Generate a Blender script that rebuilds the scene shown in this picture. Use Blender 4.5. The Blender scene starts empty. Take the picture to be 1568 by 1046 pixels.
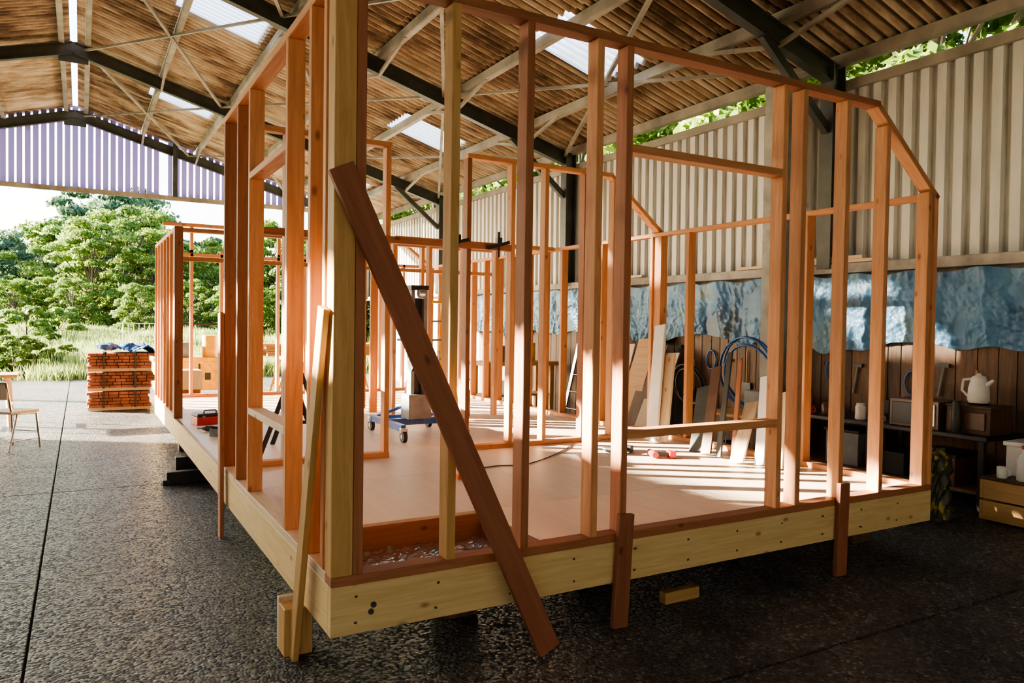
import bpy, bmesh, math, random
import numpy as np
from mathutils import Vector, Matrix
random.seed(7); rng=np.random.RandomState(7)
scene=bpy.context.scene
C=bpy.context.collection

# ---------------------------------------------------------------- materials
def newmat(name):
    m=bpy.data.materials.new(name); m.use_nodes=True
    nt=m.node_tree; nt.nodes.clear()
    out=nt.nodes.new('ShaderNodeOutputMaterial')
    b=nt.nodes.new('ShaderNodeBsdfPrincipled')
    nt.links.new(b.outputs[0],out.inputs[0])
    return m,nt,b,out
def node(nt,t,**kw):
    n=nt.nodes.new(t)
    for k,v in kw.items():
        if k in ('operation','blend_type','data_type','feature','distance','noise_dimensions','wave_type','bands_direction','sky_type'):
            setattr(n,k,v)
        else: n.inputs[k].default_value=v
    return n
def ramp(nt,stops):
    r=nt.nodes.new('ShaderNodeValToRGB')
    e=r.color_ramp.elements
    e[0].position=stops[0][0]; e[0].color=(*stops[0][1],1)
    e[1].position=stops[-1][0]; e[1].color=(*stops[-1][1],1)
    for p,c in stops[1:-1]:
        x=e.new(p); x.color=(*c,1)
    return r
def wood(name,c1,c2,axis='Z',rough=.6,knots=True,var=.35,gs=1.0):
    m,nt,b,out=newmat(name); L=nt.links.new
    tc=nt.nodes.new('ShaderNodeTexCoord'); oi=nt.nodes.new('ShaderNodeObjectInfo')
    mp=nt.nodes.new('ShaderNodeMapping')
    s={'Z':(16,16,1.1),'X':(1.1,16,16),'Y':(16,1.1,16)}[axis]
    mp.inputs['Scale'].default_value=[q*gs for q in s]
    ad=node(nt,'ShaderNodeVectorMath',operation='SCALE')
    cmb=nt.nodes.new('ShaderNodeCombineXYZ')
    for i in range(3): L(oi.outputs['Random'],cmb.inputs[i])
    L(cmb.outputs[0],ad.inputs[0]); ad.inputs['Scale'].default_value=37.
    L(tc.outputs['Object'],mp.inputs[0]); L(ad.outputs[0],mp.inputs['Location'])
    n=node(nt,'ShaderNodeTexNoise',Scale=2.2,Detail=7,Roughness=.62,Distortion=.8); L(mp.outputs[0],n.inputs['Vector'])
    r=ramp(nt,[(.28,c1),(.72,c2)]); L(n.outputs['Fac'],r.inputs[0])
    last=r.outputs[0]
    if knots:
        mp2=nt.nodes.new('ShaderNodeMapping')
        s2={'Z':(7,7,3.8),'X':(3.8,7,7),'Y':(7,3.8,7)}[axis]
        mp2.inputs['Scale'].default_value=s2
        L(tc.outputs['Object'],mp2.inputs[0]); L(ad.outputs[0],mp2.inputs['Location'])
        v=node(nt,'ShaderNodeTexVoronoi',Scale=1.0); L(mp2.outputs[0],v.inputs['Vector'])
        kr=ramp(nt,[(.05,(.8,.8,.8)),(.13,(0,0,0))]); L(v.outputs['Distance'],kr.inputs[0])
        mx=node(nt,'ShaderNodeMix',data_type='RGBA'); L(kr.outputs[0],mx.inputs[0]); L(last,mx.inputs[6])
        mx.inputs[7].default_value=(c1[0]*.4,c1[1]*.3,c1[2]*.25,1); last=mx.outputs[2]
    hs=nt.nodes.new('ShaderNodeHueSaturation')
    mr=nt.nodes.new('ShaderNodeMapRange'); mr.inputs['To Min'].default_value=1-var; mr.inputs['To Max'].default_value=1+var
    L(oi.outputs['Random'],mr.inputs[0]); L(mr.outputs[0],hs.inputs['Value']); L(last,hs.inputs['Color'])
    L(hs.outputs[0],b.inputs['Base Color']); b.inputs['Roughness'].default_value=rough
    bp=node(nt,'ShaderNodeBump',Strength=.25,Distance=.004); L(n.outputs['Fac'],bp.inputs['Height']); L(bp.outputs[0],b.inputs['Normal'])
    return m
def plain(name,c,rough=.5,metal=0,noise=.15,scale=8,bump=0,bscale=None):
    m,nt,b,out=newmat(name); L=nt.links.new
    tc=nt.nodes.new('ShaderNodeTexCoord')
    n=node(nt,'ShaderNodeTexNoise',Scale=scale,Detail=6,Roughness=.6); L(tc.outputs['Object'],n.inputs['Vector'])
    r=ramp(nt,[(.3,tuple(x*(1-noise*2) for x in c)),(.7,tuple(min(1,x*(1+noise)) for x in c))]); L(n.outputs['Fac'],r.inputs[0])
    L(r.outputs[0],b.inputs['Base Color']); b.inputs['Roughness'].default_value=rough; b.inputs['Metallic'].default_value=metal
    if bump:
        n2=node(nt,'ShaderNodeTexNoise',Scale=bscale or scale*4,Detail=5); L(tc.outputs['Object'],n2.inputs['Vector'])
        bp=node(nt,'ShaderNodeBump',Strength=bump,Distance=.01); L(n2.outputs['Fac'],bp.inputs['Height']); L(bp.outputs[0],b.inputs['Normal'])
    return m

M={}
M['stud']=wood('timber_stud',(.46,.19,.08),(.66,.34,.165),var=.15)
M['studdark']=wood('timber_redbrown',(.26,.095,.045),(.40,.165,.08),var=.15)
M['post']=wood('timber_yellow_post',(.40,.23,.08),(.56,.36,.15),var=.1)
M['fascia']=wood('timber_fascia',(.56,.40,.18),(.74,.57,.30),var=.06)
M['brace']=wood('timber_brace',(.21,.068,.033),(.32,.115,.06),var=.1)
M['pale']=wood('timber_pale',(.52,.39,.25),(.70,.56,.39),var=.15)
M['barn']=wood('old_barn_board',(.06,.032,.018),(.18,.10,.055),var=.45)
M['deck']=wood('ply_deck',(.72,.58,.46),(.82,.69,.56),axis='X',knots=False,var=.05,gs=.35,rough=.45)
M['woodx']=wood('timber_x',(.45,.25,.10),(.62,.38,.18),axis='X',var=.2)
M['brick']=plain('shingle_red',(.33,.12,.07),.8,noise=.3,scale=5)
M['steel']=plain('painted_steel_dark',(.05,.055,.05),.5,noise=.25,scale=3)
M['steelg']=plain('galvanised_purlin',(.28,.25,.20),.6,noise=.25,scale=2)
M['conc']=plain('wall_concrete',(.42,.40,.36),.85,noise=.25,scale=2.5,bump=.4,bscale=20)
M['colconc']=plain('column_concrete',(.34,.33,.30),.8,noise=.2,scale=3)
M['black']=plain('black_plastic',(.02,.02,.022),.45,noise=.1)
M['grey']=plain('grey_plastic',(.22,.23,.25),.45)
M['white']=plain('white_plastic',(.70,.69,.66),.4,noise=.05)
M['red']=plain('red_plastic',(.55,.03,.02),.4)
M['orange']=plain('orange_cable',(.75,.16,.02),.4)
M['yellow']=plain('yellow_paint',(.85,.45,.02),.45)
M['blue']=plain('blue_paint',(.03,.12,.42),.4)
M['hose']=plain('blue_hose',(.015,.11,.36),.35)
M['chrome']=plain('chrome',(.6,.6,.6),.25,metal=1,noise=.05)
M['foil']=plain('foil_insulation',(.70,.73,.78),.18,metal=.92,noise=.1,scale=25)
M['dirt_shade']=plain('joint_dirt',(.03,.028,.025),.95)
M['trunk']=plain('bark',(.10,.07,.05),.9,noise=.3)
M['brown']=plain('brown_enamel',(.12,.06,.035),.4)

def sheet(name,stops,rough,streak,bump=.2,pitch=None,dirt_shade=(.3,.22,.16),phase=0,dw=.5):
    m,nt,b,out=newmat(name); L=nt.links.new
    tc=nt.nodes.new('ShaderNodeTexCoord'); mp=nt.nodes.new('ShaderNodeMapping'); mp.inputs['Scale'].default_value=streak
    L(tc.outputs['Object'],mp.inputs[0])
    n=node(nt,'ShaderNodeTexNoise',Scale=1.6,Detail=8,Roughness=.68); L(mp.outputs[0],n.inputs['Vector'])
    n3=node(nt,'ShaderNodeTexNoise',Scale=.5,Detail=3); L(tc.outputs['Object'],n3.inputs['Vector'])
    mm=node(nt,'ShaderNodeMath',operation='MULTIPLY_ADD'); L(n3.outputs['Fac'],mm.inputs[0]); mm.inputs[1].default_value=.9; mm.inputs[2].default_value=-.45
    a=node(nt,'ShaderNodeMath',operation='ADD'); L(n.outputs['Fac'],a.inputs[0]); L(mm.outputs[0],a.inputs[1])
    r=ramp(nt,stops); L(a.outputs[0],r.inputs[0]); last=r.outputs[0]
    if pitch:   # shade in the corrugation valleys, painted into the sheet colour
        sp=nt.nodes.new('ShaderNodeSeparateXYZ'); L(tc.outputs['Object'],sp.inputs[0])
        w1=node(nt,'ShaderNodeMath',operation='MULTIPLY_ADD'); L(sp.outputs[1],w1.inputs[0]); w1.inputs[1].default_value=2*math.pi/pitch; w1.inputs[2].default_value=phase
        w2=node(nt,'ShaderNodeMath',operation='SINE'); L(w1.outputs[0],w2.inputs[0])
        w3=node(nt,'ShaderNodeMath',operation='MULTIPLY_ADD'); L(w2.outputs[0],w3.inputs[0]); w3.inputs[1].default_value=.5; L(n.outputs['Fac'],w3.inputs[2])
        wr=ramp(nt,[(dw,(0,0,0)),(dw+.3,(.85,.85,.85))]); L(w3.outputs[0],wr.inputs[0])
        mx=node(nt,'ShaderNodeMix',data_type='RGBA',blend_type='MULTIPLY'); L(wr.outputs[0],mx.inputs[0]); L(last,mx.inputs[6]); mx.inputs[7].default_value=(*dirt_shade,1)
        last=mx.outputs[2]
    L(last,b.inputs['Base Color'])
    b.inputs['Roughness'].default_value=rough
    bp=node(nt,'ShaderNodeBump',Strength=bump,Distance=.01); L(n.outputs['Fac'],bp.inputs['Height']); L(bp.outputs[0],b.inputs['Normal'])
    return m
M['roof']=sheet('fibre_cement_roof',[(.3,(.07,.04,.02)),(.43,(.22,.15,.09)),(.56,(.40,.31,.20)),(.75,(.56,.49,.37))],.85,(.8,3,.8),pitch=.15,dirt_shade=(.13,.09,.06),dw=.52)
M['clad']=sheet('wall_cladding_sheet',[(.3,(.36,.36,.33)),(.5,(.52,.52,.49)),(.7,(.60,.60,.57))],.5,(3,3,.5),pitch=.185,dirt_shade=(.35,.33,.3),phase=math.pi/2,dw=.72)
def trans(name,c,mix=.7,clear=.0):
    m,nt,b,out=newmat(name); L=nt.links.new
    b.inputs['Base Color'].default_value=(*c,1); b.inputs['Roughness'].default_value=.6
    t=nt.nodes.new('ShaderNodeBsdfTranslucent'); t.inputs[0].default_value=(*c,1)
    mx=nt.nodes.new('ShaderNodeMixShader'); mx.inputs[0].default_value=mix
    L(b.outputs[0],mx.inputs[1]); L(t.outputs[0],mx.inputs[2])
    last=mx
    if clear:
        tr=nt.nodes.new('ShaderNodeBsdfTransparent'); m2=nt.nodes.new('ShaderNodeMixShader'); m2.inputs[0].default_value=clear
        L(mx.outputs[0],m2.inputs[1]); L(tr.outputs[0],m2.inputs[2]); last=m2
    L(last.outputs[0],out.inputs[0]); return m
M['sky']=trans('rooflight_sheet',(.85,.88,.92),.8,.2)
M['gable']=trans('gable_board',(.34,.32,.60),.2)
def leafmat(name,c1,c2):
    m,nt,b,out=newmat(name); L=nt.links.new
    g=nt.nodes.new('ShaderNodeNewGeometry'); tc=nt.nodes.new('ShaderNodeTexCoord')
    n=node(nt,'ShaderNodeTexNoise',Scale=.5,Detail=3); L(tc.outputs['Object'],n.inputs['Vector'])
    a=node(nt,'ShaderNodeMath',operation='MULTIPLY_ADD'); L(g.outputs['Random Per Island'],a.inputs[0]); a.inputs[1].default_value=.5
    L(n.outputs['Fac'],a.inputs[2])
    s=node(nt,'ShaderNodeMath',operation='SUBTRACT'); L(a.outputs[0],s.inputs[0]); s.inputs[1].default_value=.25
    r=ramp(nt,[(.2,c1),(.8,c2)]); L(s.outputs[0],r.inputs[0]); L(r.outputs[0],b.inputs['Base Color']); b.inputs['Roughness'].default_value=.6
    t=nt.nodes.new('ShaderNodeBsdfTranslucent'); L(r.outputs[0],t.inputs[0])
    mx=nt.nodes.new('ShaderNodeMixShader'); mx.inputs[0].default_value=.5
    L(b.outputs[0],mx.inputs[1]); L(t.outputs[0],mx.inputs[2]); L(mx.outputs[0],out.inputs[0]); return m
M['leaf']=leafmat('leaf_green',(.04,.10,.015),(.24,.33,.05))
M['leafb']=leafmat('leaf_bluegreen',(.035,.085,.05),(.13,.22,.10))
M['grass']=leafmat('grass_blade',(.10,.17,.04),(.36,.41,.15))
M['ground']=plain('ground_grass',(.12,.17,.06),.9,noise=.4,scale=.6)
def floor_mat():
    m,nt,b,out=newmat('exposed_aggregate_concrete'); L=nt.links.new
    tc=nt.nodes.new('ShaderNodeTexCoord')
    n=node(nt,'ShaderNodeTexNoise',Scale=1.1,Detail=7,Roughness=.65); L(tc.outputs['Object'],n.inputs['Vector'])
    v=node(nt,'ShaderNodeTexVoronoi',Scale=60); L(tc.outputs['Object'],v.inputs['Vector'])
    r=ramp(nt,[(.35,(.04,.04,.044)),(.5,(.08,.08,.083)),(.65,(.14,.137,.134))]); L(n.outputs['Fac'],r.inputs[0])
    sp=nt.nodes.new('ShaderNodeSeparateColor'); L(v.outputs['Color'],sp.inputs[0])
    vr=ramp(nt,[(.0,(.2,.2,.2)),(.55,(.7,.7,.7)),(.85,(1.3,1.3,1.28)),(1,(4.0,3.95,3.85))]); L(sp.outputs[0],vr.inputs[0])
    mx=node(nt,'ShaderNodeMix',data_type='RGBA',blend_type='MULTIPLY'); mx.inputs[0].default_value=1
    L(r.outputs[0],mx.inputs[6]); L(vr.outputs[0],mx.inputs[7]); L(mx.outputs[2],b.inputs['Base Color'])
    n2=node(nt,'ShaderNodeTexNoise',Scale=38,Detail=5,Roughness=.75); L(tc.outputs['Object'],n2.inputs['Vector'])
    rr=ramp(nt,[(.35,(.22,)*3),(.65,(.65,)*3)]); L(sp.outputs[1],rr.inputs[0]); L(rr.outputs[0],b.inputs['Roughness'])
    bp=node(nt,'ShaderNodeBump',Strength=1.,Distance=.02); L(n2.outputs['Fac'],bp.inputs['Height'])
    bp2=node(nt,'ShaderNodeBump',Strength=1.,Distance=.012); bp2.invert=True; L(v.outputs['Distance'],bp2.inputs['Height']); L(bp.outputs[0],bp2.inputs['Normal'])
    L(bp2.outputs[0],b.inputs['Normal']); return m
M['floor']=floor_mat()
def tarp_mat():
    m,nt,b,out=newmat('blue_tarpaulin'); L=nt.links.new
    tc=nt.nodes.new('ShaderNodeTexCoord')
    n=node(nt,'ShaderNodeTexNoise',Scale=1.3,Detail=5,Roughness=.6,Distortion=.2); L(tc.outputs['Object'],n.inputs['Vector'])
    r=ramp(nt,[(.30,(.06,.08,.09)),(.42,(.05,.15,.29)),(.56,(.09,.23,.40)),(.66,(.16,.29,.38)),(.74,(.26,.26,.20))]); L(n.outputs['Fac'],r.inputs[0])
    L(r.outputs[0],b.inputs['Base Color']); b.inputs['Roughness'].default_value=.42
    n2=node(nt,'ShaderNodeTexNoise',Scale=14,Detail=4); L(tc.outputs['Object'],n2.inputs['Vector'])
    bp=node(nt,'ShaderNodeBump',Strength=.3,Distance=.01); L(n2.outputs['Fac'],bp.inputs['Height']); L(bp.outputs[0],b.inputs['Normal']); return m
M['tarp']=tarp_mat()

# ---------------------------------------------------------------- helpers
def empty(name,loc=(0,0,0)):
    e=bpy.data.objects.new(name,None); C.objects.link(e); e.location=loc; return e
def link(o,parent=None):
    C.objects.link(o)
    if parent: o.parent=parent
    return o
def boxmesh(sx,sy,sz,bev=.003):
    bm=bmesh.new(); bmesh.ops.create_cube(bm,size=1)
    for v in bm.verts: v.co.x*=sx; v.co.y*=sy; v.co.z*=sz
    if bev: bmesh.ops.bevel(bm,geom=list(bm.edges),offset=bev,segments=1,affect='EDGES')
    me=bpy.data.meshes.new('timber'); bm.to_mesh(me); bm.free(); return me
def box(name,x0,x1,y0,y1,z0,z1,mat,parent,bev=.003):
    d=(x1-x0,y1-y0,z1-z0); c=Vector(((x0+x1)/2,(y0+y1)/2,(z0+z1)/2))
    a=max(range(3),key=lambda i:d[i])
    if a==2: me=boxmesh(*d,bev); R=Matrix.Identity(3)
    elif a==0: me=boxmesh(d[1],d[2],d[0],bev); R=Matrix(((0,0,1),(1,0,0),(0,1,0)))
    else: me=boxmesh(d[2],d[0],d[1],bev); R=Matrix(((0,1,0),(0,0,1),(1,0,0)))
    o=bpy.data.objects.new(name,me); me.materials.append(M[mat]); link(o,parent)
    o.matrix_local=Matrix.Translation(c)@R.to_4x4(); return o
def beam(name,a,b,w,d,side,mat,parent,bev=.003):
    a=Vector(a);b=Vector(b); z=(b-a).normalized(); x=Vector(side); x=(x-z*x.dot(z)).normalized(); y=z.cross(x)
    me=boxmesh(w,d,(b-a).length,bev); o=bpy.data.objects.new(name,me); me.materials.append(M[mat]); link(o,parent)
    R=Matrix((x,y,z)).transposed(); o.matrix_local=Matrix.Translation((a+b)/2)@R.to_4x4(); return o
class B:
    def __init__(s): s.v=[];s.f=[];s.m=[];s.sm=[]
    def add(s,vs,fs,m=0,sm=False):
        k=len(s.v); s.v+= [tuple(v) for v in vs]; s.f+=[tuple(i+k for i in f) for f in fs]; s.m+=[m]*len(fs); s.sm+=[sm]*len(fs)
    def box(s,c,d,m=0,R=None):
        vs=[]
        for x in(-.5,.5):
            for y in(-.5,.5):
                for z in(-.5,.5):
                    p=Vector((x*d[0],y*d[1],z*d[2]))
                    if R: p=R@p
                    vs.append(p+Vector(c))
        s.add(vs,[(0,1,3,2),(4,6,7,5),(0,4,5,1),(2,3,7,6),(0,2,6,4),(1,5,7,3)],m)
    def bx(s,x0,x1,y0,y1,z0,z1,m=0): s.box(((x0+x1)/2,(y0+y1)/2,(z0+z1)/2),(x1-x0,y1-y0,z1-z0),m)
    def bar(s,a,b,w,d,m=0,side=(0,0,1)):
        a=Vector(a);b=Vector(b);z=(b-a).normalized();x=Vector(side)
        x=x-z*x.dot(z)
        if x.length<1e-4: x=Vector((1,0,0))-z*z.x
        x.normalize(); y=z.cross(x); R=Matrix((x,y,z)).transposed()
        s.box((a+b)/2,(w,d,(b-a).length),m,R)
    def cyl(s,a,b,r0,r1=None,n=14,m=0,cap=True):
        r1=r0 if r1 is None else r1
        a=Vector(a);b=Vector(b);z=(b-a).normalized();x=z.orthogonal().normalized();y=z.cross(x)
        vs=[a+(x*math.cos(t)+y*math.sin(t))*r0 for t in [2*math.pi*i/n for i in range(n)]]+[b+(x*math.cos(t)+y*math.sin(t))*r1 for t in [2*math.pi*i/n for i in range(n)]]
        s.add(vs,[(i,(i+1)%n,n+(i+1)%n,n+i) for i in range(n)],m,True)
        if cap: s.add(vs,[tuple(range(n-1,-1,-1)),tuple(range(n,2*n))],m)
    def lathe(s,prof,c,n=20,m=0):
        vs=[];fs=[]
        for r,z in prof:
            for i in range(n):
                t=2*math.pi*i/n; vs.append((c[0]+r*math.cos(t),c[1]+r*math.sin(t),c[2]+z))
        for j in range(len(prof)-1):
            for i in range(n): fs.append((j*n+i,j*n+(i+1)%n,(j+1)*n+(i+1)%n,(j+1)*n+i))
        s.add(vs,fs,m,True)
        s.add(vs[:n],[tuple(range(n-1,-1,-1))],m); s.add(vs[-n:],[tuple(range(n))],m)
    def tube(s,path,r,n=8,m=0):
        for i in range(len(path)-1): s.cyl(path[i],path[i+1],r,r,n,m,True)
    def obj(s,name,mats,parent=None,bev=0,loc=None):
        me=bpy.data.meshes.new(name); me.from_pydata(s.v,[],s.f)
        for k in mats: me.materials.append(M[k])
        me.polygons.foreach_set('material_index',s.m); me.polygons.foreach_set('use_smooth',s.sm); me.update()
        o=bpy.data.objects.new(name,me); link(o,parent)
        if loc: o.location=loc
        if bev:
            md=o.modifiers.new('b','BEVEL'); md.width=bev; md.segments=2; md.limit_method='ANGLE'
        return o
def grid(name,P,mats,midx=None,parent=None,smooth=True):
    nu,nv=P.shape[:2]; v=P.reshape(-1,3)
    i,j=np.meshgrid(np.arange(nu-1),np.arange(nv-1),indexing='ij')
    f=np.stack([i*nv+j,(i+1)*nv+j,(i+1)*nv+j+1,i*nv+j+1],-1).reshape(-1,4)
    me=bpy.data.meshes.new(name); me.from_pydata(v.tolist(),[],f.tolist())
    for k in mats: me.materials.append(M[k])
    if midx is not None: me.polygons.foreach_set('material_index',midx(P).reshape(-1).astype(int))
    me.polygons.foreach_set('use_smooth',[smooth]*len(f)); me.update()
    return link(bpy.data.objects.new(name,me),parent)
def crumple(U,V,n,fmin,fmax,amp,seed):
    r=np.random.RandomState(seed); H=np.zeros_like(U)
    for i in range(n):
        f=fmin*(fmax/fmin)**(i/(n-1)); a=r.rand()*6.28; p=r.rand()*6.28
        wob=1.2*np.sin(U*f*.23*math.cos(a+1)+V*f*.31+p)
        H+=amp*(fmin/f)**.8*(1-2*np.abs(np.sin(f*(U*math.cos(a)+V*math.sin(a))+p+wob)))
    return H

# ---------------------------------------------------------------- shed
G=-.16                     # floor level of the shed
RX=-1.09; RZ=6.97; SL=.285; EW=6.85; WW=-9.0; Y0=-9.5; Y1=19.15; BAY=5.52
FR=[Y1-i*BAY for i in range(5,-1,-1)]
zr=lambda x: RZ-SL*abs(x-RX)
b=B()
xs=[-9.2,-5.7,-1.2,3.0,7.05]; ys=[-15,-6.6,-.75,5.0,10.8,16.6,20.0]
for i in range(len(xs)-1):
    for j in range(len(ys)-1):
        b.bx(xs[i]+.006,xs[i+1]-.006,ys[j]+.006,ys[j+1]-.006,G-.12,G)
b.obj('floor',['floor'],bev=.006)
b=B(); b.bx(-9.2,7.05,-15,20.0,G-.2,G-.018); b.obj('floor_subbase',['dirt_shade'])
n=90; xx=np.linspace(-140,140,n); yy=np.linspace(-110,190,n)
X,Y=np.meshgrid(xx,yy,indexing='ij')
hill=np.clip((Y-62)/60,0,1)**1.2*10+np.clip((X-14)/40,0,1)*5
Z=G-.21+np.clip((Y-24)/18,0,1)*.7+hill
grid('ground_terrain',np.stack([X,Y,Z],-1),['ground'])

def corr(name,u0,u1,rows,fn,pitch,amp,mats,midx=None,parent=None,trap=False):
    nu=int((u1-u0)/pitch*(12 if trap else 8))+1; u=np.linspace(u0,u1,nu)
    h=amp*np.sin(2*np.pi*u/pitch)
    if trap: h=amp*np.clip(2.6*(np.cos(2*np.pi*u/pitch)-.45),-1,1)
    for k,(v0,v1) in enumerate(rows):
        vs=np.linspace(v0,v1,3); U,Vv=np.meshgrid(u,vs,indexing='ij'); H=np.repeat(h[:,None],3,1)
        H=H+(Vv-v0)/(v1-v0)*.02*-1
        P=np.stack(fn(U,Vv,H),-1)
        mi=None
        if midx:
            mm=midx(k,(u[:-1]+u[1:])/2); mi=lambda P,mm=mm: np.repeat(mm[:,None],2,1)
        grid(f'{name}_sheet_{k+1}',P,mats,mi,parent,smooth=not trap)
roof=empty('ceiling')
def skyR(k,u):
    c=np.zeros(len(u))
    S={1:[4.05,9.58,15.1],4:[5.17,10.6,16.1]}.get(k,[])
    for s in S: c[(u>s-.5)&(u<s+.5)]=1
    return c
def skyL(k,u):
    c=np.zeros(len(u))
    for s in {3:[10.6,16.1]}.get(k,[]): c[(u>s-.5)&(u<s+.5)]=1
    return c
rs_=1.32
rw=[(.06+i*rs_,.06+(i+1)*rs_+.06) for i in range(6)]
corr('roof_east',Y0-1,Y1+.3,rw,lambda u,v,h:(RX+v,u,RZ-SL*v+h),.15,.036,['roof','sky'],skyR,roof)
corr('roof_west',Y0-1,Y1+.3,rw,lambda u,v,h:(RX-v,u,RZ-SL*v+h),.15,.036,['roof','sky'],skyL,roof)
st=B()
def ibeam(a,b_,dep,wid,t,m,side):
    a=Vector(a);b_=Vector(b_);z=(b_-a).normalized();x=Vector(side);x=(x-z*x.dot(z)).normalized()
    st.bar(a,b_,dep,t,m,side=x)
    for s in(-1,1): st.bar(a+x*s*dep/2,b_+x*s*dep/2,t*1.4,wid,m,side=x)
for y in FR:
    for sx,xe in((1,EW-.16),(-1,WW+.16)):
        ibeam((RX,y,RZ-.30),(xe,y,zr(xe)-.30),.22,.12,.012,0,(0,0,1))
        zb=G if sx<0 else 2.19
        ibeam((xe,y,zb),(xe,y,zr(xe)-.2),.20,.18,.014,0,(1,0,0))
        st.bar((xe-sx*.1,y,zr(xe)-.95),(xe-sx*1.2,y,zr(xe-sx*1.2)-.40),.10,.08,0)
    st.box((RX,y,RZ-.38),(.5,.02,.4),0)
for i in range(7):
    for sx in(1,-1):
        v=.22+i*rs_
        if sx<0 and i==6: continue
        if i==6: v=7.83
        x=RX+sx*v
        st.box((x,(Y0+Y1)/2,zr(x)-.115),(.05,Y1-Y0+1,.13),1)
        st.box((x+.03,(Y0+Y1)/2,zr(x)-.18),(.08,Y1-Y0+1,.012),1)
for y in FR[1:]:
    for i in (1,2,3,4,5):
        x=RX+.22+i*rs_
        for s in(-1,1):
            if y+s*1.1>Y1: continue
            st.bar((x,y,zr(x)-.42),(x,y+s*1.1,zr(x)-.17),.045,.045,1)
for (a,c) in ((FR[2],FR[3]),(FR[3],FR[4]),(FR[4],FR[5])):
    for (xa,xb) in ((1.6,4.2),(4.2,6.6),(RX+.2,1.6)):
        st.bar((xa,a,zr(xa)-.25),(xb,c,zr(xb)-.25),.05,.05,1)
        st.bar((xb,a,zr(xb)-.25),(xa,c,zr(xa)-.25),.04,.04,1)
GB=4.72
st.box(((EW+WW)/2,Y1-.02,GB+.04),(EW-WW,.08,.12),1)
for x in(1.25,-4.,4.2): st.box((x,Y1-.05,(GB+zr(x))/2),(.12,.1,zr(x)-GB-.15),0)
st.obj('steel_portal_frame',['steel','steelg'])
# walls
wr=empty('wall_right')
corr('cladding',Y0,Y1,[(2.24,4.41)],lambda u,v,h:(EW+.03+h,u,v),.185,.022,['clad'],None,wr,True)
b=B(); b.bx(EW-.02,EW+.2,Y0,Y1,G,2.14); b.obj('blockwork',['conc'],wr)
b=B(); b.bx(EW-.17,EW+.22,Y0,Y1,2.14,2.25); b.obj('ledge',['conc'],wr,bev=.01)
b=B(); b.bx(EW-.06,EW,Y0,Y1,4.28,4.39); b.obj('sheeting_rail',['steelg'],wr)
b=B(); b.bx(EW-.38,EW-.02,FR[2]+.52,FR[2]+.82,G,4.5); b.obj('wall_pier',['colconc'],wr,bev=.01)
# tarpaulin fixed to the right wall
ny,nz=1500,100; u=np.linspace(-3.6,12,ny); v=np.linspace(0,1,nz); U,V=np.meshgrid(u,v,indexing='ij')
low=1.30+.05*np.sin(U*1.7)+.04*np.sin(U*4.1+1)+.02*np.sin(U*11)
Zt=2.11+(low-2.11)*V
H=crumple(U,V*.30,12,4.,26,.020,3)+crumple(U,V*.6,12,18,90,.005,8)
P=np.stack([EW-.15-.04*V-np.clip(H,-.07,.10)*(.5+.6*V),U,Zt+.02*np.sin(U*9)],-1)
grid('blue_tarpaulin',P,['tarp'],None,wr)
y=-3.6; k=0
while y<11.5:
    w=random.uniform(.15,.24); box(f'barn_board_{k}',EW-.075,EW-.045,y,y+w-.008,G+random.uniform(.02,.06),1.42,'barn',wr); y+=w; k+=1
for i,(y,l,z) in enumerate(((2.0,2.0,2.255),(2.15,1.5,2.295),(6.0,1.7,2.255))):
    box(f'timber_length_{i}',EW-.17,EW-.08,y,y+l,z,z+.04,'pale',wr)
b=B()
for i,y in enumerate(np.arange(.9,6.5,.33)):
    x=EW-.10; zt=1.10+.08*math.sin(i*3)
    if i%3==0: b.cyl((x,y,zt),(x,y,zt-.45),.012,n=8,m=0); b.box((x,y,zt-.5),(.02,.14,.16),1)
    elif i%3==1: b.cyl((x,y,zt),(x,y+.05,zt-.3),.014,n=8,m=2); b.box((x,y,zt+.02),(.03,.12,.04),1)
    else:
        b.tube([(x,y+.09*math.cos(t),zt-.15+.13*math.sin(t)) for t in np.linspace(0,6.28,15)],.012,6,m=3)
b.obj('hanging_hand_tools',['woodx','black','grey','hose'],wr)
wl=empty('wall_left')
corr('cladding',Y0,FR[4],[(2.24,4.16)],lambda u,v,h:(WW-.03-h,u,v),.185,.022,['clad'],None,wl,True)
b=B(); b.bx(WW-.2,WW+.02,Y0,FR[4],G,2.24); b.obj('blockwork',['conc'],wl)
# unseen clad gable, added to cut light from behind; doorway on the left
wf=empty('added_front_wall')
b=B(); b.bx(-6.0,EW,Y0-.1,Y0,G,4.6); b.bx(WW,-6.0,Y0-.1,Y0,3.0,4.6)
vs=[(WW,Y0,4.6),(EW,Y0,4.6),(EW,Y0,4.7),(RX,Y0,RZ-.02),(WW,Y0,4.7)]; b.add(vs,[(0,1,2,3,4)])
b.obj('front_cladding',['clad'],wf)
wb=B(); x=WW
while x<EW:
    if not (.86<x<1.08):
        wb.box((x,Y1+.08,(GB+zr(x)-.05)/2),(.125,.02,zr(x)-.05-GB))
    x+=.172
wb.obj('wall_back',['gable'])

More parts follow.
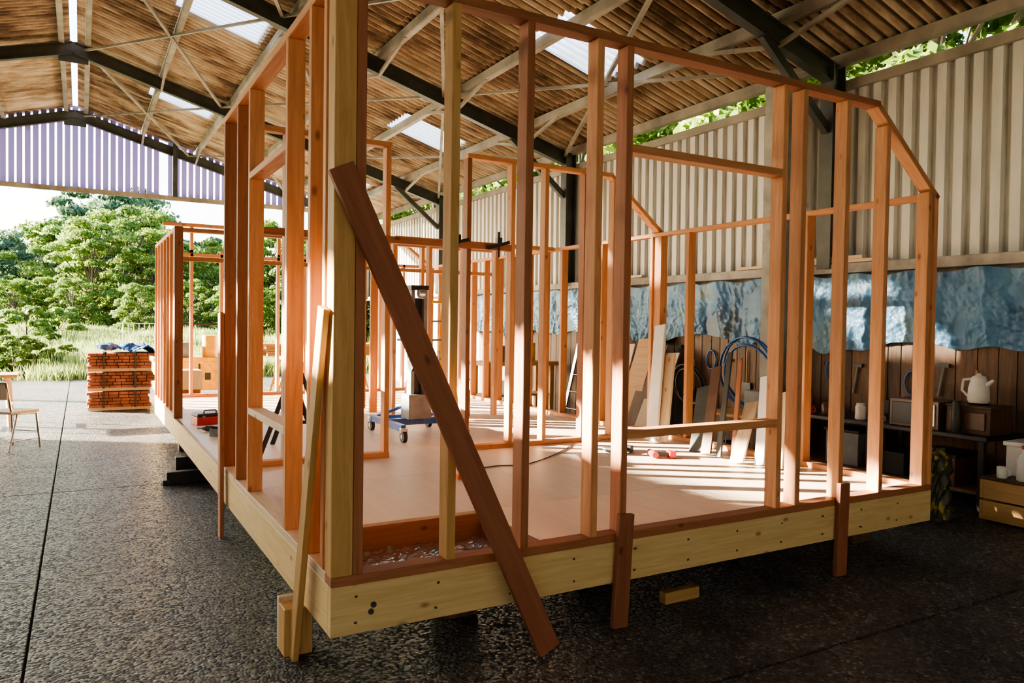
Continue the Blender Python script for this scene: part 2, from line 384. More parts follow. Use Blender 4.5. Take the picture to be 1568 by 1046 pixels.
# ---------------------------------------------------------------- house frame
H_=empty('timber_frame_house')
FZ=.304; SZ=.35; TZ=3.07
LX=4.53; LY=9.2; T=.045; D=.095
box('fascia_front',0,LX,0,T,.078,FZ,'fascia',H_)
box('fascia_left',0,T,T,LY,.078,FZ,'fascia',H_)
box('fascia_right',LX-T,LX,T,LY,.078,FZ,'fascia',H_)
box('fascia_back',T,LX-T,LY-T,LY,.078,FZ,'fascia',H_)
for i,y in enumerate(np.arange(.95,LY-.2,.4)): box(f'joist_{i}',T,LX-T,y,y+T,.085,FZ-.02,'studdark',H_)
box('joist_hole_side',1.25,1.25+T,T,.95,.085,FZ-.02,'studdark',H_)
box('joist_inner',T,1.25,.30,.30+T,.085,FZ-.04,'post',H_)
b=B(); b.bx(.05,1.25,.05,.95,.085,.10); b.obj('foil_underlay',['foil'],H_)
n=110;u=np.linspace(.06,1.24,n);v=np.linspace(.36,.94,n);U,V=np.meshgrid(u,v,indexing='ij')
grid('foil_insulation',np.stack([U,V,.15+crumple(U,V,12,9,80,.007,5)],-1),['foil'],None,H_,False)
k=0
def deck(x0,x1,y0,y1):
    global k; k+=1
    box(f'deck_sheet_{k}',x0+.002,x1-.002,y0+.002,y1-.002,FZ-.02,FZ,'deck',H_,.001)
deck(1.27,2.9,.1,.97); deck(2.9,LX-.02,.1,.97)
yy_=.97; r=0
while yy_<LY-.1:
    y2=min(yy_+1.22,LY-.02); x=.02-(r%2)*.9
    while x<LX-.05:
        x2=min(x+2.0,LX-.02); deck(max(x,.02),x2,yy_,y2); x=x2
    yy_=y2; r+=1
def stud(n,x,y,z0=SZ,z1=TZ-T,m='stud',alongx=True):
    if alongx: return box(n,x-T/2,x+T/2,y,y+D,z0,z1,m,H_)
    return box(n,x,x+D,y-T/2,y+T/2,z0,z1,m,H_)
box('front_sole_plate',0.0,LX,0,D,FZ,SZ,'studdark',H_)
for i,(x,m) in enumerate([(.59,'post'),(1.005,'studdark'),(1.44,'stud'),(1.64,'studdark'),(2.88,'stud'),(3.06,'stud'),(3.49,'stud'),]):
    stud(f'front_stud_{i}',x,0,m=m)
zc=lambda x: TZ-(x-3.8)*.80
for i,x in enumerate([3.92,4.43]): stud(f'front_stud_c{i}',x,0,z1=zc(x)-.06)
stud('front_end_stud',4.505,0,z1=2.5)
box('corner_post',0,.1,0,.1,SZ,TZ+.3,'post',H_); box('corner_post_inner',.102,.147,.0,.1,SZ,TZ,'studdark',H_)
box('front_top_plate',0.15,3.82,0,D,TZ-T,TZ,'studdark',H_)
beam('front_chamfer_plate',(3.80,D/2,TZ-.025),(4.53,D/2,zc(4.53)-.02),T,D,(0,0,1),'stud',H_)
box('front_window_head',1.66,2.86,0,D,2.45,2.45+T,'stud',H_); box('front_window_sill',1.66,2.86,0,D,.87,.87+T,'stud',H_)
box('left_sole_plate',0,D,D,3.0,FZ,SZ,'pale',H_)
for i,y in enumerate([.16,.42,.90,1.95,2.38,2.93]): stud(f'left_stud_{i}',0,y,alongx=False,m=['stud','stud','stud','stud','studdark','studdark'][i])
box('left_top_plate',0,D,.1,2.98,TZ-T,TZ,'stud',H_)
box('left_window_head',0,D,.92,1.93,2.43,2.43+T,'stud',H_); box('left_window_sill',0,D,.92,1.93,.87,.87+T,'pale',H_)
box('right_sole_plate',LX-D,LX,D,LY,FZ,SZ,'stud',H_)
box('right_top_plate',LX-D,LX,.1,LY,2.46,2.50,'stud',H_)
for i,y in enumerate([1.1,2.55,2.98,3.12]+list(np.arange(3.6,LY,.43))): stud(f'right_stud_{i}',LX-D,y,z1=2.46,alongx=False)
def partition(y,pfx,studs,door=None):
    if door:
        box(pfx+'_sole_a',.1,door[0],y,y+D,FZ,SZ,'stud',H_); box(pfx+'_sole_b',door[1],LX-D,y,y+D,FZ,SZ,'stud',H_)
    else: box(pfx+'_sole',0.1,LX-D,y,y+D,FZ,SZ,'stud',H_)
    for i,x in enumerate(studs): stud(f'{pfx}_stud_{i}',x,y,z1=(TZ if x<3.85 else zc(x))-T, m='stud' if i%3 else 'studdark')
    if door:
        box(pfx+'_top_a',.1,door[0],y,y+D,TZ-T,TZ,'stud',H_); box(pfx+'_top_b',door[1],3.82,y,y+D,TZ-T,TZ,'stud',H_)
    else: box(pfx+'_top',.1,3.82,y,y+D,TZ-T,TZ,'stud',H_)
    beam(pfx+'_chamfer',(3.80,y+D/2,TZ-.025),(4.53,y+D/2,zc(4.53)-.02),T,D,(0,0,1),'stud',H_)
partition(3.0,'partition',[.5,.95,1.37,2.16,2.63,3.01,3.48,3.85,4.48],(1.40,2.14))
box('partition_rail',.1,2.61,2.99,3.06,2.19,2.19+.06,'studdark',H_)
for i,x in enumerate([.02,1.6,2.1,3.2,3.8]): stud(f'mid_stud_{i}',x+.03,6.6,z1=2.55)
box('mid_top',0,4.4,6.6,6.6+D,2.55,2.6,'stud',H_)
box('mid_rail',.1,4.4,6.62,6.66,2.2,2.25,'stud',H_)
for i,y in enumerate(np.arange(6.65,LY,.42)): stud(f'farleft_stud_{i}',0,y,z1=2.55,alongx=False,m='stud')
box('farleft_post',0,D,6.5,6.6,FZ,2.6,'studdark',H_)
box('farleft_top',0,D,6.6,LY,2.55,2.6,'stud',H_)
box('farleft_sole',0,D,6.6,LY,FZ,SZ,'stud',H_)
for i,x in enumerate(np.arange(.5,4.4,.43)): stud(f'back_stud_{i}',x,LY-D,z1=2.55 if x<3.8 else 2.5)
box('back_top',.1,3.9,LY-D,LY,2.9,2.95,'stud',H_); box('back_mid',.1,4.4,LY-D,LY,2.45,2.5,'stud',H_)
beam('back_chamfer',(3.85,LY-D/2,2.93),(4.5,LY-D/2,2.45),T,D,(0,0,1),'stud',H_)
box('back_sole',.1,4.4,LY-D,LY,FZ,SZ,'stud',H_)
for i,x in enumerate([.5,1.8,3.1,3.8]): stud(f'back_stud_t{i}',x,LY-D,z0=2.5,z1=2.9)
for i,x in enumerate([2.2,2.65,3.1,3.55,4.0]): stud(f'inner_stud_{i}',x,5.0,z1=2.45)
box('inner_top',2.2,4.4,5.0,5.0+D,2.45,2.5,'stud',H_)
for i,y in enumerate([5.4,5.85,6.3]): stud(f'inner_side_{i}',2.2,y,z1=2.45,alongx=False)
beam('diagonal_brace',(.02,-.025,2.18),(1.08,-.13,G+.02),.12,.035,(1,0,.3),'brace',H_)
beam('stake_left_near',(-.022,.07,1.56),(-.06,.42,G),.03,.095,(1,0,0),'post',H_)
beam('stake_left_far',(-.022,2.93,1.55),(-.04,2.75,G),.03,.10,(1,0,0),'studdark',H_)
beam('stake_front_a',(1.64,-.022,.46),(1.60,-.03,G),.10,.035,(1,0,0),'brace',H_)
beam('stake_front_b',(3.49,-.022,.46),(3.46,-.03,G),.10,.035,(1,0,0),'brace',H_)
for i,(x,y) in enumerate([(.9,.6),(1.9,.7),(3.2,.7),(4.3,.5),(.2,7),(4.3,4),(4.3,8.5),(2.2,5)]):
    box(f'packer_{i}',x-.1,x+.1,y-.1,y+.1,G,.077,'barn',H_)
box('packer_corner',-.10,.04,.44,.56,G,.077,'post',H_); box('packer_corner_b',-.10,.0,.56,.60,G,.10,'pale',H_)
b=B(); b.bx(-.22,.5,4.92,5.02,G,G+.12); b.bx(-.1,.5,5.3,5.4,G,G+.2); b.bx(-.26,-.18,4.88,5.06,G,G+.05); b.obj('steel_bearer',['black'],H_,bev=.006)
box('timber_offcut',2.05,2.32,.1,.16,G,G+.07,'post',None)
b=B()
for x in np.arange(.12,4.4,.4):
    for z in(.13,.25): b.cyl((x+random.uniform(-.02,.02),.004,z),(x,-.003,z),.006,n=8)
for z in (.17,.2): b.cyl((.12+z*.4,.004,z),(.12+z*.4,-.006,z),.014,n=10)
b.obj('fascia_screws',['steel'],H_)
b=B()
for x in (2.02,2.45):
    b.bar((x-.12,2.97,2.2),(x+.12,2.97,2.27),.03,.02); b.cyl((x,2.96,2.12),(x,2.96,2.36),.012); b.box((x,2.96,2.28),(.05,.05,.05))
b.obj('bar_clamps',['black'],H_)

# ---------------------------------------------------------------- props
b=B(); cx,cy=2.15,4.2; z0=FZ
for s in(-1,1):
    b.bar((cx+s*.34,cy-.5,z0+.14),(cx+s*.34,cy+.45,z0+.14),.07,.05,0)
    for yy in(-.5,.45):
        b.cyl((cx+s*.34-.02,cy+yy,z0+.06),(cx+s*.34+.02,cy+yy,z0+.06),.06,n=18,m=1); b.cyl((cx+s*.34-.024,cy+yy,z0+.06),(cx+s*.34+.024,cy+yy,z0+.06),.025,m=3)
        b.box((cx+s*.34,cy+yy,z0+.12),(.07,.06,.05),3)
b.bar((cx-.37,cy,z0+.14),(cx+.37,cy,z0+.14),.07,.08,0); b.bar((cx-.37,cy+.4,z0+.14),(cx+.37,cy+.4,z0+.14),.05,.06,0)
b.box((cx,cy,z0+.30),(.26,.22,.26),2)
b.box((cx-.07,cy,z0+.85),(.04,.12,1.4),2); b.box((cx+.07,cy,z0+.85),(.04,.12,1.4),2); b.box((cx,cy+.03,z0+.80),(.11,.05,1.30),1)
b.box((cx,cy,z0+1.56),(.2,.15,.05),1); b.cyl((cx-.03,cy-.1,z0+1.5),(cx+.03,cy-.1,z0+1.5),.045,m=3)
b.cyl((cx-.12,cy-.12,z0+.75),(cx+.12,cy-.12,z0+.75),.07,m=1); b.tube([(cx+.12,cy-.12,z0+.75),(cx+.2,cy-.12,z0+.75),(cx+.2,cy-.12,z0+.9)],.012,m=3)
b.tube([(cx-.1,cy+.1,z0+1.0),(cx-.1,cy+.3,z0+1.0),(cx+.1,cy+.3,z0+1.0),(cx+.1,cy+.1,z0+1.0)],.014,m=1)
b.bar((cx-.1,cy+.08,z0+.3),(cx-.3,cy+.42,z0+.15),.03,.03,0); b.bar((cx+.1,cy+.08,z0+.3),(cx+.3,cy+.42,z0+.15),.03,.03,0)
b.obj('material_lift',['blue','black','grey','chrome'],bev=.004)
b=B(); cx,cy=3.0,5.75
for s in(-1,1):
    b.bar((cx+s*.24,cy-.3,FZ),(cx+s*.16,cy,FZ+1.45),.03,.07,0); b.bar((cx+s*.24,cy+.35,FZ),(cx+s*.16,cy+.02,FZ+1.45),.025,.05,0)
for i in range(1,6):
    t=i/6; b.box((cx,cy-.3+.3*t,FZ+1.45*t),(.46-.14*t,.10,.025),1)
b.box((cx,cy,FZ+1.46),(.38,.2,.03),0)
b.obj('stepladder',['yellow','grey'],bev=.003)
b=B()
for s in(-.2,.2): b.bar((5.95,6.9+s,G),(6.62,6.9+s,2.6),.03,.07)
for i in range(1,10):
    t=i/10; b.cyl((5.95+.67*t,6.7,G+2.76*t),(5.95+.67*t,7.1,G+2.76*t),.014,n=8)
b.obj('aluminium_ladder',['chrome'])
b=B(); b.lathe([(.06,0),(.065,.02),(.065,.32),(.04,.38),(.02,.40)],(3.3,5.35,FZ),20,0); b.cyl((3.3,5.35,FZ+.40),(3.3,5.35,FZ+.46),.02,m=1); b.bar((3.3,5.35,FZ+.45),(3.3,5.25,FZ+.48),.02,.03,1); b.tube([(3.3,5.35,FZ+.43),(3.22,5.33,FZ+.36),(3.22,5.33,FZ+.15)],.01,m=1)
b.obj('fire_extinguisher',['red','black'])
b=B(); pts=[(1.6+1.7*t+.12*math.sin(t*9),1.9+.9*t+.18*math.sin(t*7+1),FZ+.006) for t in np.linspace(0,1,50)]; b.tube(pts,.005,6); b.box((1.58,1.9,FZ+.02),(.1,.06,.04),1); b.obj('extension_lead',['black','orange'])
g=empty('leaning_offcuts')
for i,(y,h,w,m,dx) in enumerate([(1.15,.62,.12,'pale',.32),(1.35,.75,.1,'white',.3),(1.5,.5,.14,'pale',.42),(1.65,.9,.05,'studdark',.3),(1.78,.95,.06,'steel',.35),(1.95,.8,.12,'brown',.34),(2.1,.6,.2,'steel',.3)]):
    beam(f'offcut_{i}',(4.40-dx,y-.1,FZ+.01),(4.40,y+.12,FZ+h),w,.02,(0,1,0),m,g)
g=empty('leaning_board')
beam('board',(4.15,2.72,FZ),(4.40,2.9,FZ+1.2),.16,.03,(0,1,0),'white',g); beam('board_back',(4.2,2.6,FZ),(4.42,2.75,FZ+.9),.12,.03,(0,1,0),'pale',g)
def drill(name,c,col,rot=0):
    b=B(); R=Matrix.Rotation(rot,3,'Z')
    def p(x,y,z): return R@Vector((x,y,z))+Vector(c)
    b.cyl(p(-.09,0,.03),p(.08,0,.03),.03,m=0); b.cyl(p(.08,0,.03),p(.12,0,.03),.022,.015,m=1); b.cyl(p(.12,0,.03),p(.19,0,.03),.004,m=1)
    b.bar(p(-.03,0,.03),p(-.05,-.13,.03),.035,.035,1); b.box(p(-.05,-.16,.03),(.10,.06,.06),0,R)
    return b.obj(name,[col,'black'],bev=.004)
drill('power_drill',(.45,5.4,FZ+.002),'red',.4); drill('power_drill',(3.55,2.0,FZ+.002),'red',1.2); drill('power_drill',(3.35,2.3,FZ+.002),'black',2); drill('power_drill',(.25,5.2,FZ+.002),'black',2.4)
def toolbox(name,c,s,col,rot=0):
    b=B(); R=Matrix.Rotation(rot,3,'Z'); x,y,z=s
    b.box(Vector(c)+Vector((0,0,z*.33)),(x,y,z*.66),0,R); b.box(Vector(c)+Vector((0,0,z*.80)),(x*.98,y*.98,z*.22),1,R)
    for q in(-.3,.3): b.box(Vector(c)+R@Vector((q*x,-y*.5,z*.68)),(x*.1,.02,z*.2),2,R)
    b.tube([Vector(c)+R@Vector((a*x,0,hh*z)) for a,hh in((-.2,.9),(-.18,1.1),(.18,1.1),(.2,.9))],.01,m=2)
    return b.obj(name,[col,'black','grey'],bev=.006)
toolbox('toolbox',(.32,5.9,FZ),(.36,.22,.14),'red',.2); toolbox('toolbox',(.32,4.9,FZ),(.26,.16,.12),'grey',.7)
def sawhorse(name,cx,cy,z0,l=.9,h=.75,col='black',rot=0):
    b=B(); R=Matrix.Rotation(rot,3,'Z'); q=lambda x,y,z: R@Vector((x,y,0))+Vector((cx,cy,z0+z))
    b.bar(q(-l/2,0,h),q(l/2,0,h),.09,.05)
    for s in(-1,1):
        for t in(-1,1): b.bar(q(s*l*.42,0,h-.03),q(s*l*.48,t*.26,0),.04,.025)
        b.bar(q(s*l*.45,-.15,h*.4),q(s*l*.45,.15,h*.4),.03,.02)
    return b.obj(name,[col])
sawhorse('sawhorse',.75,3.7,FZ,.7,.75,'black',1.2)
sawhorse('sawhorse',2.6,12.2,G,1,.9,'yellow',1.5); sawhorse('sawhorse',4.0,12.0,G,1,.9,'yellow',1.5)
g=empty('timber_stack')
for i in range(5):
    for j in range(4): box(f'plank_{i}_{j}',2.1+random.uniform(-.1,.1),4.5,11.8+j*.19,11.97+j*.19,G+.95+i*.05,G+.995+i*.05,'woodx',g)
b=B()
b.bx(.3,2.0,12.6,13.4,.12,.75,0); b.bx(.25,2.05,12.55,13.45,.75,.83,0); b.bx(.35,.5,12.65,13.35,0,.12,1); b.bx(1.8,1.95,12.65,13.35,0,.12,1)
for x in (.7,1.15,1.6): b.bx(x-.02,x+.02,12.58,12.6,.15,.70,1)
for x,w in((.5,.1),(.88,.12),(1.32,.12)): b.bx(x-w/2,x+w/2,12.585,12.6,.35,.5,1)
b.bx(.5,1.0,12.7,13.2,.83,1.15,2); b.cyl((1.4,12.9,.83),(1.4,12.9,1.3),.16,m=0); b.tube([(.4,12.7,.83),(.4,12.7,1.55),(1.7,12.7,1.55),(1.7,12.7,.83)],.025,m=1)
b.obj('site_storage_box',['yellow','black','grey'],bev=.008,loc=(.1,1.5,G))
b=B(); cx,cy=-.36,12.3
for L_ in range(3):
    zb=.06+L_*.345
    b.box((cx,cy-.35,zb-.02),(1.0,.08,.06),1); b.box((cx,cy+.35,zb-.02),(1.0,.08,.06),1)
    for c in range(5):
        x=cx-.5+random.uniform(-.02,.02)
        while x<cx+.46:
            w=random.uniform(.12,.2); b.box((x+w/2,cy+random.uniform(-.02,.02),zb+.03+c*.056),(w-.01,.9,.046),0); x+=w
    for q in(-.25,.25): b.box((cx+q,cy-.002,zb+.145),(.03,.95,.29),2)
o=b.obj('shingle_stack',['brick','pale','black'],loc=(0,0,G))
n=30;u=np.linspace(-.35,.62,n);U,V=np.meshgrid(u,np.linspace(-.5,.5,n),indexing='ij')
grid('blue_sheet',np.stack([cx+U,cy+V,1.10+.05*rng.rand(n,n)+.06*np.sin(U*9)*np.cos(V*7)-.9*np.clip(U-.45,0,1)],-1),['blue'],None,o)
b=B(); b.bx(.45,1.05,12.3,13.0,0,.12,0); b.bx(.4,1.1,12.25,13.05,.12,.16,0)
for i in range(5): b.bx(.42,1.08,12.32+i*.14,12.42+i*.14,.3,.66,0)
b.bx(.45,1.05,12.35,13.0,.16,.3,1); b.obj('pallet_load',['pale','brick'],loc=(0,0,G))
def chair(name,cx,cy,rot):
    b=B(); R=Matrix.Rotation(rot,3,'Z'); q=lambda x,y,z: R@Vector((x,y,0))+Vector((cx,cy,z+G))
    for s in(-1,1):
        b.tube([q(s*.21,-.22,0),q(s*.19,-.18,.44),q(s*.19,.18,.46),q(s*.19,.26,.85)],.014,m=0)
        b.tube([q(s*.21,.24,0),q(s*.19,.10,.44)],.014,m=0); b.tube([q(s*.205,-.21,.12),q(s*.205,.22,.12)],.008,m=0)
    b.tube([q(-.2,-.21,.2),q(.2,-.21,.2)],.008,m=0)
    b.box(q(0,0,.47),(.42,.42,.03),1,R); b.box(q(0,.245,.74),(.40,.025,.2),1,R); b.tube([q(-.19,.26,.85),q(.19,.26,.85)],.012,m=0)
    return b.obj(name,['chrome','pale'],bev=.004)
chair('chair',-1.72,8.0,2.4)
b=B(); tx,ty=-2.35,10.6
b.bx(tx-.6,tx+.55,ty-.35,ty+.35,.74,.78,0)
for x in(-.5,.45):
    for y in(-.3,.3): b.bar((tx+x,ty+y,0),(tx+x*.9,ty+y*.8,.74),.04,.04,0)
    b.bar((tx+x,ty-.28,.3),(tx+x,ty+.28,.3),.03,.05,0)
b.obj('trestle_table',['woodx'],loc=(0,0,G))
b=B(); fx,fy=.35,27.
for x in np.linspace(0,2.4,15): b.cyl((fx+x,fy,.1),(fx+x,fy,1.3),.012,n=6)
for z in(.1,1.3): b.cyl((fx,fy,z),(fx+2.4,fy,z),.022)
for x in(0,2.4): b.cyl((fx+x,fy,-.25),(fx+x,fy,1.3),.022); b.bar((fx+x,fy-.3,-.22),(fx+x,fy+.3,-.22),.03,.03)
b.obj('crowd_barrier',['chrome'])
# kitchen bench
BX0,BX1,BT=6.05,6.68,.54; BY0,BY1=.42,2.85
g=empty('kitchen_bench')
b=B(); b.bx(BX0,BX1,BY0,BY1,BT-.04,BT,0)
for y in(BY0+.06,1.6,BY1-.06):
    for x in(BX0+.05,BX1-.05): b.bx(x-.025,x+.025,y-.025,y+.025,G,BT-.04,0)
b.bx(BX0+.05,BX1-.05,BY0+.1,BY1-.1,.0,.03,1)
b.obj('bench_table',['black','barn'],g,bev=.005)
b=B(); b.bx(6.15,6.6,.75,1.15,.03,.3,0); b.bx(6.15,6.6,1.25,1.55,.03,.26,1); b.bx(6.2,6.6,1.8,2.2,.03,.38,2); b.bx(6.13,6.62,.73,1.17,.3,.33,1); b.bx(6.18,6.62,1.78,2.22,.38,.41,1)
b.obj('under_shelf_boxes',['brown','black','grey'],g,bev=.008)
def lathe(name,prof,c,mats,parent=None):
    b=B(); b.lathe(prof,c,24,0); return b.obj(name,mats,parent)
b=B(); b.bx(6.12,6.5,.90,1.40,BT,BT+.27,0); b.bx(6.11,6.12,1.05,1.37,BT+.03,BT+.24,1); b.bx(6.105,6.12,.93,1.02,BT+.03,BT+.24,2); b.cyl((6.08,1.08,BT+.05),(6.08,1.08,BT+.22),.01,m=2)
for z in(.08,.14,.2): b.cyl((6.10,.975,BT+z),(6.085,.975,BT+z),.018,m=1)
b.obj('toaster_oven',['brown','black','chrome'],bev=.01)
def kettle(name,c,s=1):
    x,y,z=c; b=B(); b.lathe([(r*s,h*s) for r,h in[(.075,0),(.085,.02),(.08,.12),(.062,.20),(.05,.225),(.02,.235),(.015,.25)]],c,24,0)
    b.tube([(x,y+.06*s,z+.2*s),(x,y+.13*s,z+.19*s),(x,y+.14*s,z+.1*s),(x,y+.08*s,z+.04*s)],.012*s,m=0); b.cyl((x,y-.06*s,z+.15*s),(x,y-.12*s,z+.2*s),.025*s,.012*s,m=0)
    b.lathe([(.08*s,-.02),(.085*s,0)],c,24,1); return b.obj(name,['white','black'])
b=B(); b.bx(6.18,6.55,.46,.86,BT,BT+.24,0); b.bx(6.17,6.56,.45,.87,BT+.24,BT+.26,0); b.bx(6.16,6.18,.5,.82,BT+.04,BT+.2,1); b.obj('wooden_crate',['barn','brown'],bev=.004)
kettle('kettle',(6.35,.66,BT+.28),1.1)
lathe('thermos_flask',[(.04,0),(.045,.01),(.045,.22),(.035,.25),(.035,.29),(.03,.3)],(6.1,.72,BT+.001),['black'])
for (y,m,h,x) in[(1.62,'white',.2,6.2),(1.78,'white',.17,6.2),(2.0,'grey',.12,6.15),(2.2,'brown',.14,6.2),(2.5,'grey',.2,6.25),(2.7,'white',.12,6.2)]:
    lathe('storage_jar',[(.05,0),(.055,.01),(.055,h*.8),(.04,h*.87),(.045,h*.88),(.045,h)],(x,y,BT+.001),[m])
def mug(c,m):
    x,y,z=c; b=B(); b.lathe([(.036,0),(.04,.01),(.042,.095),(.036,.095),(.034,.02)],c,20,0); b.tube([(x,y-.04,z+.08),(x,y-.07,z+.065),(x,y-.07,z+.035),(x,y-.04,z+.02)],.006,m=0); return b.obj('mug',[m])
mug((6.12,2.35,BT+.001),'red'); mug((6.1,1.5,BT+.001),'grey')
# wooden box with tubs and bottles on its lid
g=empty('timber_planter_box')
qx0,qx1,qy0,qy1=5.85,6.55,-.25,.36
for i in range(2):
    z0=G+.02+i*.18; z1=z0+.165
    box(f'front_{i}',qx0,qx1,qy0,qy0+.03,z0,z1,'post',g); box(f'back_{i}',qx0,qx1,qy1-.03,qy1,z0,z1,'post',g)
    box(f'left_{i}',qx0,qx0+.03,qy0+.03,qy1-.03,z0,z1,'post',g); box(f'right_{i}',qx1-.03,qx1,qy0+.03,qy1-.03,z0,z1,'post',g)
box('lid',qx0,qx1,qy0,qy1,G+.37,G+.39,'barn',g)
pz=G+.391
b=B(); b.lathe([(.055,0),(.06,.01),(.06,.18),(.03,.23),(.02,.24),(.02,.27)],(5.95,.05,pz),20,0); b.cyl((5.95,.05,pz+.27),(5.95,.05,pz+.30),.025,m=1); b.obj('squash_bottle',['white','red'])
b=B(); b.lathe([(.045,0),(.05,.01),(.05,.17),(.02,.23),(.018,.28)],(5.93,-.12,pz),20,0); b.cyl((5.93,-.12,pz+.28),(5.93,-.12,pz+.31),.02,m=1); b.obj('water_bottle',['grey','blue'])
b=B(); b.bx(6.1,6.4,.02,.28,pz,pz+.26,0); b.bx(6.08,6.42,0,.30,pz+.26,pz+.30,0); b.obj('storage_tub',['white'],bev=.01)
mug((5.93,.22,pz),'white')
nz_,na=30,60; P=np.zeros((na,nz_,3))
for i in range(na):
    for j in range(nz_):
        a=2*math.pi*i/(na-1); z=j/(nz_-1); r=.12*(1-.25*z)+.02*math.sin(a*5+z*7)+.015*math.sin(a*9-z*15)+.008*math.sin(a*17+z*31); r*= (1 if z<.93 else .5)
        P[i,j]=(5.55+r*1.2*math.cos(a)+.05*z,.60+r*math.sin(a),G+.62*z)
o=grid('rubble_sack',P,['yellow'],None)
m=M['yellow'].copy(); m.name='sack_print'; r=[n for n in m.node_tree.nodes if n.type=='VALTORGB'][0]
r.color_ramp.interpolation='CONSTANT'; r.color_ramp.elements[0].position=0; r.color_ramp.elements[0].color=(.03,.035,.02,1); r.color_ramp.elements[1].position=.56; r.color_ramp.elements[1].color=(.30,.24,.03,1)
o.data.materials[0]=m
def coil(name,c,r,turns,mat,tilt):
    b=B(); pts=[]
    R=Matrix.Rotation(tilt,3,'Y')
    for i in range(turns*24+1):
        t=i/24*2*math.pi; rr=r*(1+.12*math.sin(i*.13)); p=R@Vector((rr*math.cos(t),rr*math.sin(t),.02*i/24+.03*math.sin(i*.21))); pts.append(p+Vector(c))
    b.tube(pts,.013,6); return b.obj(name,[mat])
coil('hose_coil',(6.22,3.4,.90),.42,5,'hose',1.45); coil('cable_coil',(5.9,4.1,.72),.25,4,'black',1.3)
b=B(); b.bx(6.05,6.6,2.95,3.9,G,.38,0); b.bx(6.0,6.62,2.9,3.95,.38,.42,1); b.bx(6.15,6.5,3.05,3.35,.42,.72,2); b.obj('storage_shelf',['barn','woodx','grey'],bev=.005)
b=B(); b.lathe([(.12,0),(.13,.01),(.155,.28),(.165,.28),(.165,.30),(.145,.30),(.12,.03)],(5.75,3.1,G),28,0); b.tube([(5.75+.16*math.cos(t),3.1,G+.29+.14*math.sin(t)) for t in np.linspace(0,3.14,12)],.004,m=1); b.obj('bucket',['black','chrome'])
g=empty('sheet_material_stack')
for i in range(6): beam(f'sheet_{i}',(5.85+i*.04,5.0+i*.25,G),(6.5,5.1+i*.25,1.1+.1*(i%3)),.4,.02,(0,1,0),['pale','barn','woodx','grey','pale','white'][i],g)
g=empty('workbench')
b=B(); b.bx(5.1,6.6,8.2,8.9,.75,.82,0)
for x in(5.2,6.5):
    for y in(8.3,8.8): b.bx(x-.04,x+.04,y-.04,y+.04,G,.75,0)
b.bx(5.2,6.5,8.3,8.8,.2,.24,0); b.bx(5.4,5.9,8.3,8.7,.82,1.1,1); b.cyl((6.2,8.6,.82),(6.2,8.6,1.15),.12,m=2); b.obj('bench_frame',['woodx','grey','yellow'],g,bev=.005)

# ---------------------------------------------------------------- vegetation
def leaves(centers,normals,size,rs):
    n=len(centers)
    a=rs.normal(size=(n,3)); nn=normals+.9*a*.6; nn/=np.linalg.norm(nn,axis=1)[:,None]+1e-9
    r=rs.normal(size=(n,3)); u=np.cross(nn,r); u/=np.linalg.norm(u,axis=1)[:,None]+1e-9; w=np.cross(nn,u)
    s=size*(.6+.8*rs.rand(n))[:,None]
    v=np.stack([centers-u*s,centers-w*s*.55,centers+u*s,centers+w*s*.55],1).reshape(-1,3)
    f=np.arange(4*n).reshape(-1,4); return v,f
def tree_mesh(name,seed,h,spread,nclump,nleaf,leafsize,mat,low=.12):
    rs=np.random.RandomState(seed); bb=B()
    top=h*.8; bb.cyl((0,0,-.5),(0,0,h*.45),h*.022,h*.014,8,0); bb.cyl((0,0,h*.45),(.2*h/10,.1*h/10,top),h*.014,h*.004,8,0)
    cs=[];rad=[]
    for i in range(nclump):
        z=low+(.90-low)*((i+.5)/nclump); prof=math.sin(math.pi*min(1,(z-low*.3)/(1.04-low*.3)))**.7
        a=i*2.4+rs.rand(); rr=spread*prof*(.35+.6*rs.rand()); c=np.array([rr*math.cos(a),rr*math.sin(a),z*h]); rc=spread*(.15+.15*rs.rand())
        cs.append(c); rad.append(rc); bb.cyl((0,0,max(.1*h,z*h*.6)),tuple(c),h*.006,h*.002,5,0)
    cs=np.array(cs);rad=np.array(rad)
    idx=rs.randint(0,nclump,nleaf); d=rs.normal(size=(nleaf,3)); d/=np.linalg.norm(d,axis=1)[:,None]; d[:,2]=np.abs(d[:,2])*.9+d[:,2]*.1
    p=cs[idx]+d*rad[idx][:,None]*np.array([1,1,.7])*(.6+.5*rs.rand(nleaf))[:,None]
    v,f=leaves(p,d,leafsize,rs)
    k=len(bb.v); V=bb.v+v.tolist(); F=bb.f+(f+k).tolist()
    me=bpy.data.meshes.new(name); me.from_pydata(V,[],F); me.materials.append(M['trunk']); me.materials.append(M[mat])
    me.polygons.foreach_set('material_index',[0]*len(bb.f)+[1]*len(f)); me.update(); return me
T1=tree_mesh('tree_a',1,10,4.2,56,20000,.14,'leaf'); T2=tree_mesh('tree_b',2,10,3.4,50,18000,.13,'leaf',.05); T3=tree_mesh('tree_c',3,10,4.6,56,18000,.16,'leafb',.04)
def put(me,x,y,s,rot,name='tree',z=0,sz=1):
    o=bpy.data.objects.new(name,me); link(o); o.location=(x,y,z); o.rotation_euler=(0,0,rot); o.scale=(s,s,s*sz)
def at(px,D):
    t=(px-784)/1155; return -.97+.497*D+.868*t*D, -3.29+.868*D-.497*t*D
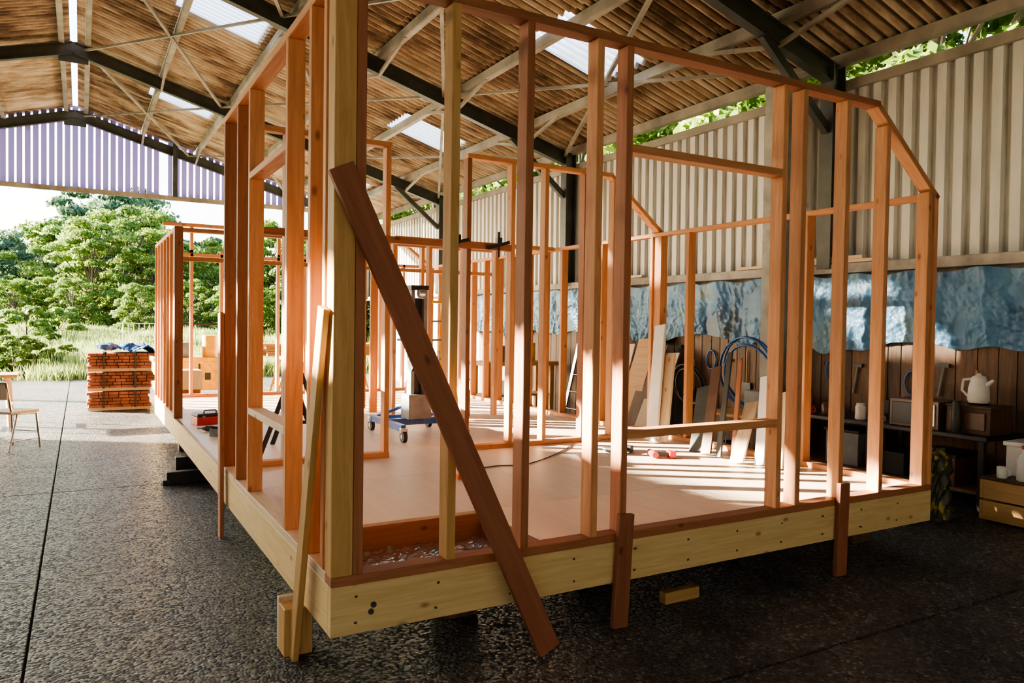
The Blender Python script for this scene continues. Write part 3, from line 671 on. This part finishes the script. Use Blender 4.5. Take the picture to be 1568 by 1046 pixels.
for i,(px,D,h) in enumerate([(-60,60,9.5),(10,72,10),(45,66,9.),(95,58,9.4),(140,46,8.),(190,50,9.4),(235,46,7.4),(265,54,7.6),(310,60,8.4),(350,48,7.),(400,46,8.),(450,44,7.2),(500,48,7.6),(560,44,6.6),(620,50,8),(-120,55,8),(60,45,4.2),(215,40,3.6),(110,42,4.0),(20,44,4.),(290,42,4.),(370,40,3.8),(440,40,3.8),(165,62,12.5)]):
    x,y=at(px,D); put([T1,T2,T3][(0 if D<60 else 2) if i%2 else (1 if D<60 else 2)],x,y,h/10,i*1.3,z=-.1 if D<62 else .3)
for i in range(12):
    put([T1,T2][i%2],13.+(i%3)*2.5,-6+i*3.8,1.05+.1*(i%3),i*1.7)
rs=np.random.RandomState(5); nb=900
base=np.stack([rs.normal(0,.45,nb),rs.normal(0,.45,nb),np.zeros(nb)],1); tip=base+np.stack([rs.normal(0,.18,nb),rs.normal(0,.18,nb),.35+.5*rs.rand(nb)],1)
w=rs.normal(size=(nb,3)); w[:,2]=0; w/=np.linalg.norm(w,axis=1)[:,None]; w*=.022
V=np.stack([base-w,base+w,base*.4+tip*.6+w*.8,tip],1).reshape(-1,3); me=bpy.data.meshes.new('weed_clump'); me.from_pydata(V.tolist(),[],np.arange(4*nb).reshape(-1,4).tolist()); me.materials.append(M['grass']); me.update()
for i in range(170):
    x=random.uniform(-6,16); y=20.3+random.random()**1.6*22
    put(me,x,y,random.uniform(.6,1.2),random.random()*6,'weed_clump',z=G-.2+max(0,min(1,(y-24)/18))*.7)
WM=tree_mesh('weed_bush',9,1.0,.55,18,2500,.05,'leaf',.1)
for (px,D,s) in((20,21,1.3),(55,21.3,1.1),(95,22.5,1.0),(-10,22,1.5),(130,21.5,.6),(40,30,2.3),(90,33,2.3)):
    x,y=at(px,D); put(WM,x,y,s,px*.1,'weed_bush',z=G-.1)

# ---------------------------------------------------------------- light, world, camera
w=bpy.data.worlds.new('world'); scene.world=w; w.use_nodes=True; nt=w.node_tree; bg=nt.nodes['Background']
s=nt.nodes.new('ShaderNodeTexSky'); s.sky_type='NISHITA'; s.sun_disc=False; s.sun_elevation=math.radians(24); s.sun_rotation=math.radians(-50); s.air_density=1.2; s.dust_density=2.5
nt.links.new(s.outputs[0],bg.inputs[0]); bg.inputs[1].default_value=1.35
sd=bpy.data.lights.new('sun','SUN'); sd.energy=115; sd.angle=math.radians(.6); sd.color=(1,.84,.62)
so=bpy.data.objects.new('sun',sd); link(so); so.rotation_euler=Vector((1,-.69,-.32)).to_track_quat('-Z','Y').to_euler()
cam=bpy.data.cameras.new('camera'); cam.lens=26.5; cam.sensor_width=36; cam.clip_start=.05; cam.clip_end=500
co=bpy.data.objects.new('camera',cam); link(co)
co.matrix_world=Matrix.Translation((-.97,-3.29,1.5))@Matrix.Rotation(math.radians(-29.8),4,'Z')@Matrix.Rotation(math.radians(88.63),4,'X')@Matrix.Rotation(math.radians(.83),4,'Z')
scene.camera=co
scene.view_settings.look='AgX - Medium High Contrast'
